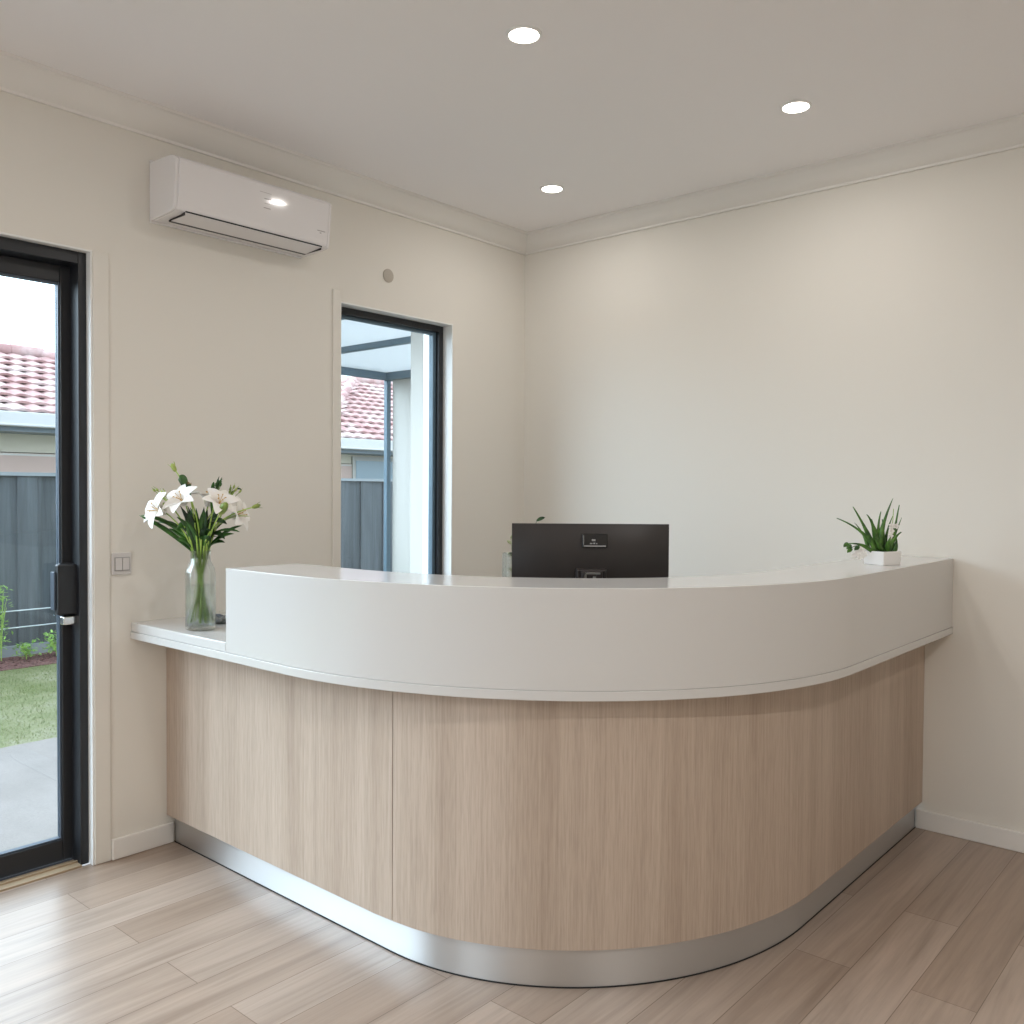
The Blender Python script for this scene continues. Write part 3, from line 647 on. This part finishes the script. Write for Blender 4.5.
# ------------------------------------------------------------------ outside
GZ = -.10
struct(boxobj('ground_paving', M['paving'], None, -2.12, -14, GZ-.1, -TH, 12, GZ))
bm = bmesh.new(); box(bm, -4.33, -14, GZ-.1, -2.12, 12, GZ-.002)
l_ = link('lawn', bm, M['lawn']); tag(l_, 'patchy green lawn beyond the paving outside the door', 'lawn', kind='stuff')
bm = bmesh.new(); rnd = random.Random(2)
for k in range(16000):
    x, y = rnd.uniform(-4.31, -2.14), rnd.uniform(-2.4, .4); hh = rnd.uniform(.008, .02); a = rnd.uniform(0, 3.14); ww = .002
    dxy = Vector((math.cos(a)*ww, math.sin(a)*ww, 0)); p = Vector((x, y, GZ-.003)); tp = p+Vector((rnd.uniform(-.012, .012), rnd.uniform(-.012, .012), hh))
    bm.faces.new([bm.verts.new(v) for v in (p-dxy, p+dxy, tp)])
g_ = link('grass_blades', bm, M['blade'], l_, recalc=False)
bm = bmesh.new(); box(bm, -4.865, -14, GZ-.1, -4.331, 12, GZ+.004)
for k in range(500):
    x, y = rnd.uniform(-4.83, -4.38), rnd.uniform(-2.0, .4); blob(bm, (x, y, GZ+.006), rnd.uniform(.01, .02), (1.6, .6, .4), (rnd.uniform(-.4, .4), rnd.uniform(-.4, .4), 1), 0)
tag(link('mulch_bed', bm, M['mulch']), 'strip of reddish mulch along the foot of the grey fence', 'mulch', kind='stuff')
struct(boxobj('ground_beyond', M['lawn'], None, -60, -40, GZ-.35, -4.95, 40, GZ-.3))
fe = empty('timber_fence', (-4.95, 0, GZ)); tag(fe, 'tall grey paling fence with pale cap rail across the garden', 'fence')
bm = bmesh.new(); y = -12.; i = 0
while y < 12:
    box(bm, -4.92-(i % 2)*.021, y-(.006 if i % 2 else 0), GZ, -4.90-(i % 2)*.021, y+(.178 if i % 2 else .160), 1.40); y += .166; i += 1
W(link('palings', bm, M['fence'], bevel=.004, seg=1), fe)
bm = bmesh.new(); box(bm, -4.99, -12, 1.40, -4.885, 12, 1.43); W(link('cap_rail', bm, M['fcap']), fe)
bm = bmesh.new(); box(bm, -4.99, -12, .2, -4.9425, 12, .29); box(bm, -4.99, -12, 1.1, -4.9425, 12, 1.19); W(link('back_rail', bm, M['fence']), fe)
bm = bmesh.new(); box(bm, -4.898, -12, GZ, -4.872, 12, GZ+.09); W(link('plinth_board', bm, M['fcap']), fe)
wr = empty('garden_wire', (-4.80, -.6, .2)); tag(wr, 'two thin pale wires strung low across the grey fence', 'wire')
for z, sg in ((.30, .01), (.19, .04)):
    bm = bmesh.new(); tube(bm, [(-4.80, -3.0+i*.5, z-sg*math.sin(math.pi*i/8)) for i in range(9)], .005, 6); W(link('wire', bm, M['wire'], smooth=True), wr)
for yy in (-3.0, 1.0):
    bm = bmesh.new(); tube(bm, [(-4.80, yy, GZ), (-4.80, yy, .34)], .012, 8); W(link('stake', bm, M['wire'], smooth=True), wr)
def bush(name, x, y, h, r, nleaf, label, seed, group=None):
    rnd = random.Random(seed); o = empty(name, (x, y, GZ)); tag(o, label, 'shrub', group)
    bm = bmesh.new(); bl_ = bmesh.new()
    for s in range(6):
        a = rnd.uniform(0, 6.28); e = Vector((math.cos(a)*r*.6, math.sin(a)*r*.6, h*rnd.uniform(.6, 1))); tube(bm, bez((0, 0, 0), (0, 0, h*.5), e, 5), .004, 5, .002)
    for k in range(nleaf):
        p = Vector((rnd.gauss(0, r*.45), rnd.gauss(0, r*.45), h*(.15+.85*rnd.random()))); dd = Vector((rnd.uniform(-1, 1), rnd.uniform(-1, 1), rnd.uniform(-.2, .8))).normalized()
        blade(bl_, [p, p+dd*.018, p+dd*.036], .018, th=.0008)
    link('stem', bm, M['stem'], o); f = link('foliage', bl_, M['shrub'], o, smooth=True, angle=80); return o
bush('garden_shrub', -4.62, -.52, .20, .11, 170, 'low bright green plant at the fence foot just left of the door stile', 1)
bush('garden_shrub', -4.66, -.74, .13, .09, 110, 'smaller green plant at the fence foot left of the bright one', 2)
bush('garden_shrub', -4.74, -.90, .62, .07, 150, 'tall thin climbing plant against the fence at the left picture edge', 3)
# neighbour houses
def tile_plane(bm, o, u, v, nu, nv, keep=None, tw=.20, tl=.28):
    """Lapped barrel tiles on the plane from o, u = along the eave, v = up the slope."""
    o, u, v = Vector(o), Vector(u).normalized(), Vector(v).normalized(); nn = u.cross(v).normalized()
    if nn.z < 0: nn = -nn
    for j in range(nv):
        for i in range(nu):
            off = (j % 2)*tw*.5
            if keep and not keep((i+.5)*tw+off, (j+.5)*tl): continue
            base = o+u*(i*tw+off)+v*(j*tl); rows = []
            for s, lift in ((-.02, .045), (tl+.03, .008)):
                rows.append([bm.verts.new(base+u*(tw*q)+v*s+nn*(lift+.022*math.sin(math.pi*q)+random.uniform(0, .004))) for q in (0, .2, .4, .6, .8, 1)])
            dn = [bm.verts.new(x.co-nn*.03) for x in rows[0]]
            for k in range(5):
                bm.faces.new((rows[0][k], rows[0][k+1], rows[1][k+1], rows[1][k])); bm.faces.new((dn[k], dn[k+1], rows[0][k+1], rows[0][k]))
def ridge(bm, a, b, r=.09):
    a, b = Vector(a), Vector(b); L = (b-a).length; n = max(1, int(L/.4)); d_ = (b-a)/n
    for i in range(n): tube(bm, [a+d_*i, a+d_*(i+1.08)], r*1.08, 10, r)
SLP = math.atan(.4)
def house(yL, yR, ze, depth, label, brick=True, winy=()):
    xE = -7.5; h = empty('neighbour_house', (xE-1, (yL+yR)/2, GZ-.3)); tag(h, label, 'house')
    rr = depth/2; xr = xE-rr; zr = ze+rr*.4; yl, yr = yL+rr, yR-rr
    bm = bmesh.new(); cs = math.cos(SLP); sl = rr/cs
    nu = int((yR-yL)/.20)+1; nv = int(sl/.28)
    front = lambda a, s: (a > s*cs-.1) and (a < (yR-yL)-s*cs+.1)
    tile_plane(bm, (xE, yL, ze), (0, 1, 0), (-cs, 0, math.sin(SLP)), nu, nv, front)
    tile_plane(bm, (xE-depth, yL, ze), (1, 0, 0), (0, cs, math.sin(SLP)), int(depth/.2)+1, nv, lambda a, s: s*cs < a+.1 and s*cs < depth-a+.1)
    tile_plane(bm, (xE-depth, yR, ze), (1, 0, 0), (0, -cs, math.sin(SLP)), int(depth/.2)+1, nv, lambda a, s: s*cs < a+.1 and s*cs < depth-a+.1)
    W(link('roof', bm, M['tile'], smooth=True, angle=50), h)
    bm = bmesh.new()   # solid roof body below the tiles, all four slopes
    P = [bm.verts.new(p) for p in ((xE, yL, ze-.01), (xE, yR, ze-.01), (xE-depth, yR, ze-.01), (xE-depth, yL, ze-.01), (xr, yl, zr-.02), (xr, yr, zr-.02))]
    for f in ((0, 1, 5, 4), (1, 2, 5), (2, 3, 4, 5), (3, 0, 4), (3, 2, 1, 0)): bm.faces.new([P[i] for i in f])
    W(link('roof_body', bm, M['tile']), h)
    bm = bmesh.new(); ridge(bm, (xr, yl, zr+.03), (xr, yr, zr+.03))
    for e, t in (((xE, yL, ze), (xr, yl, zr)), ((xE, yR, ze), (xr, yr, zr)), ((xE-depth, yL, ze), (xr, yl, zr)), ((xE-depth, yR, ze), (xr, yr, zr))):
        ridge(bm, Vector(e)+Vector((0, 0, .04)), Vector(t)+Vector((0, 0, .03)), .08)
    W(link('ridge_caps', bm, M['tile'], smooth=True, angle=50), h)
    bm = bmesh.new(); box(bm, xE, yL-.1, ze-.13, xE+.12, yR+.1, ze+.01); box(bm, xE-.02, yL-.1, ze-.15, xE+.14, yR+.1, ze-.12); W(link('gutter', bm, M['gutter'], bevel=.01), h)
    bm = bmesh.new(); box(bm, xE-.5, yL, ze-.20, xE, yR, ze-.14); W(link('soffit', bm, M['soffit']), h)
    bm = bmesh.new(); box(bm, xE-depth+.4, yL+.4, 1.71, xE-.5, yR-.4, ze-.14); W(link('wall', bm, M['cream']), h)
    bm = bmesh.new(); box(bm, xE-depth+.4, yL+.4, GZ-.3, xE-.48, yR-.4, 1.70); W(link('brick_wall', bm, M['brick']), h)
    for a_ in winy:
        bm = bmesh.new(); box(bm, xE-.5, a_, .9, xE-.455, a_+1.2, 1.82); f = W(link('window_frame', bm, M['outwhite']), h)
        W(boxobj('pane', M['hglass'], None, xE-.456, a_+.06, .96, xE-.45, a_+1.14, 1.76), f)
house(-7.0, 3.95, 2.12, 4.95, 'neighbouring house with pink tiled roof seen through the sliding door', winy=(-4., ))
house(4.3, 16., 2.05, 7.0, 'neighbouring house with hipped pink tiled roof seen through the window', winy=(5.3,))
# alfresco roof outside the window
al = empty('patio_roof', (-1.8, .9, 2.35)); tag(al, 'flat patio roof with blue grey beams and post outside the window', 'patio roof')
bm = bmesh.new(); box(bm, -3.45, -.60, 2.42, -TH, 2.6, 2.47); W(link('roof_panel', bm, M['soff2']), al)
bm = bmesh.new(); box(bm, -3.50, -.62, 2.35, -3.45, 2.6, 2.50); W(link('outer_beam', bm, M['steelblue'], bevel=.004), al)
for yy, nm in ((-.10, 0), (.80, 0)):
    W(boxobj('cross_beam', M['steelblue'], None, -3.45, yy, 2.375, -TH, yy+.05, 2.42, bevel=.003), al)
W(boxobj('cross_beam', M['steelblue'], None, -3.45, 2.04, 2.35, -TH, 2.10, 2.42, bevel=.003), al)
bm = bmesh.new(); box(bm, -3.50, 2.06, GZ, -3.455, 2.11, 2.35); W(link('post', bm, M['steelblue'], bevel=.004), al)
struct(boxobj('wall_outside', M['outwhite'], None, -1.05, .15, GZ, -TH, .36, 2.415))
struct(boxobj('wall_wing', M['outwhite'], None, -3.44, 2.12, GZ, -TH, 2.34, 2.415))

# ------------------------------------------------------------------ light
wd = bpy.data.worlds.new('overcast_sky'); sc.world = wd; wd.use_nodes = True
n_, l_k = wd.node_tree.nodes, wd.node_tree.links
bg = n_['Background']
BASE, LOBE, PW = 3.1, 7.5, 3.5
tc = n_.new('ShaderNodeTexCoord'); dt = n_.new('ShaderNodeVectorMath'); dt.operation = 'DOT_PRODUCT'
dt.inputs[1].default_value = Vector((-.66, -.58, .36)).normalized()[:]
mx = n_.new('ShaderNodeMath'); mx.operation = 'MAXIMUM'; mx.inputs[1].default_value = 0
pw = n_.new('ShaderNodeMath'); pw.operation = 'POWER'; pw.inputs[1].default_value = PW
ml = n_.new('ShaderNodeMath'); ml.operation = 'MULTIPLY_ADD'; ml.inputs[1].default_value = LOBE; ml.inputs[2].default_value = BASE
l_k.new(tc.outputs['Generated'], dt.inputs[0]); l_k.new(dt.outputs['Value'], mx.inputs[0]); l_k.new(mx.outputs[0], pw.inputs[0]); l_k.new(pw.outputs[0], ml.inputs[0]); l_k.new(ml.outputs[0], bg.inputs[1])
bg.inputs[0].default_value = (.735, .865, 1.0, 1)
for nm, y0, y1, z0, z1 in (('door_portal', DY0, DY1, 0, HEAD), ('window_portal', WY0, WY1, SILL, HEAD)):
    o = area(nm, (-.22, (y0+y1)/2, (z0+z1)/2), z1-z0, 1, (1, 1, 1), (0, R(-90), 0), 'RECTANGLE', y1-y0); o.data.cycles.is_portal = True
o = area('front_portal', ((FX0+FX1)/2, YF-.22, (FZ0+FZ1)/2), FX1-FX0, 1, (1, 1, 1), (R(90), 0, 0), 'RECTANGLE', FZ1-FZ0); o.data.cycles.is_portal = True

sc.view_settings.view_transform = 'Standard'; sc.view_settings.look = 'None'; sc.view_settings.gamma = 1; sc.view_settings.use_curve_mapping = False
sc.view_settings.exposure = .30
cy = sc.cycles; cy.use_denoising = True; cy.max_bounces = 14; cy.diffuse_bounces = 8; cy.glossy_bounces = 6; cy.transmission_bounces = 12; cy.transparent_max_bounces = 16
cy.sample_clamp_indirect = 6; cy.caustics_refractive = False; cy.caustics_reflective = False
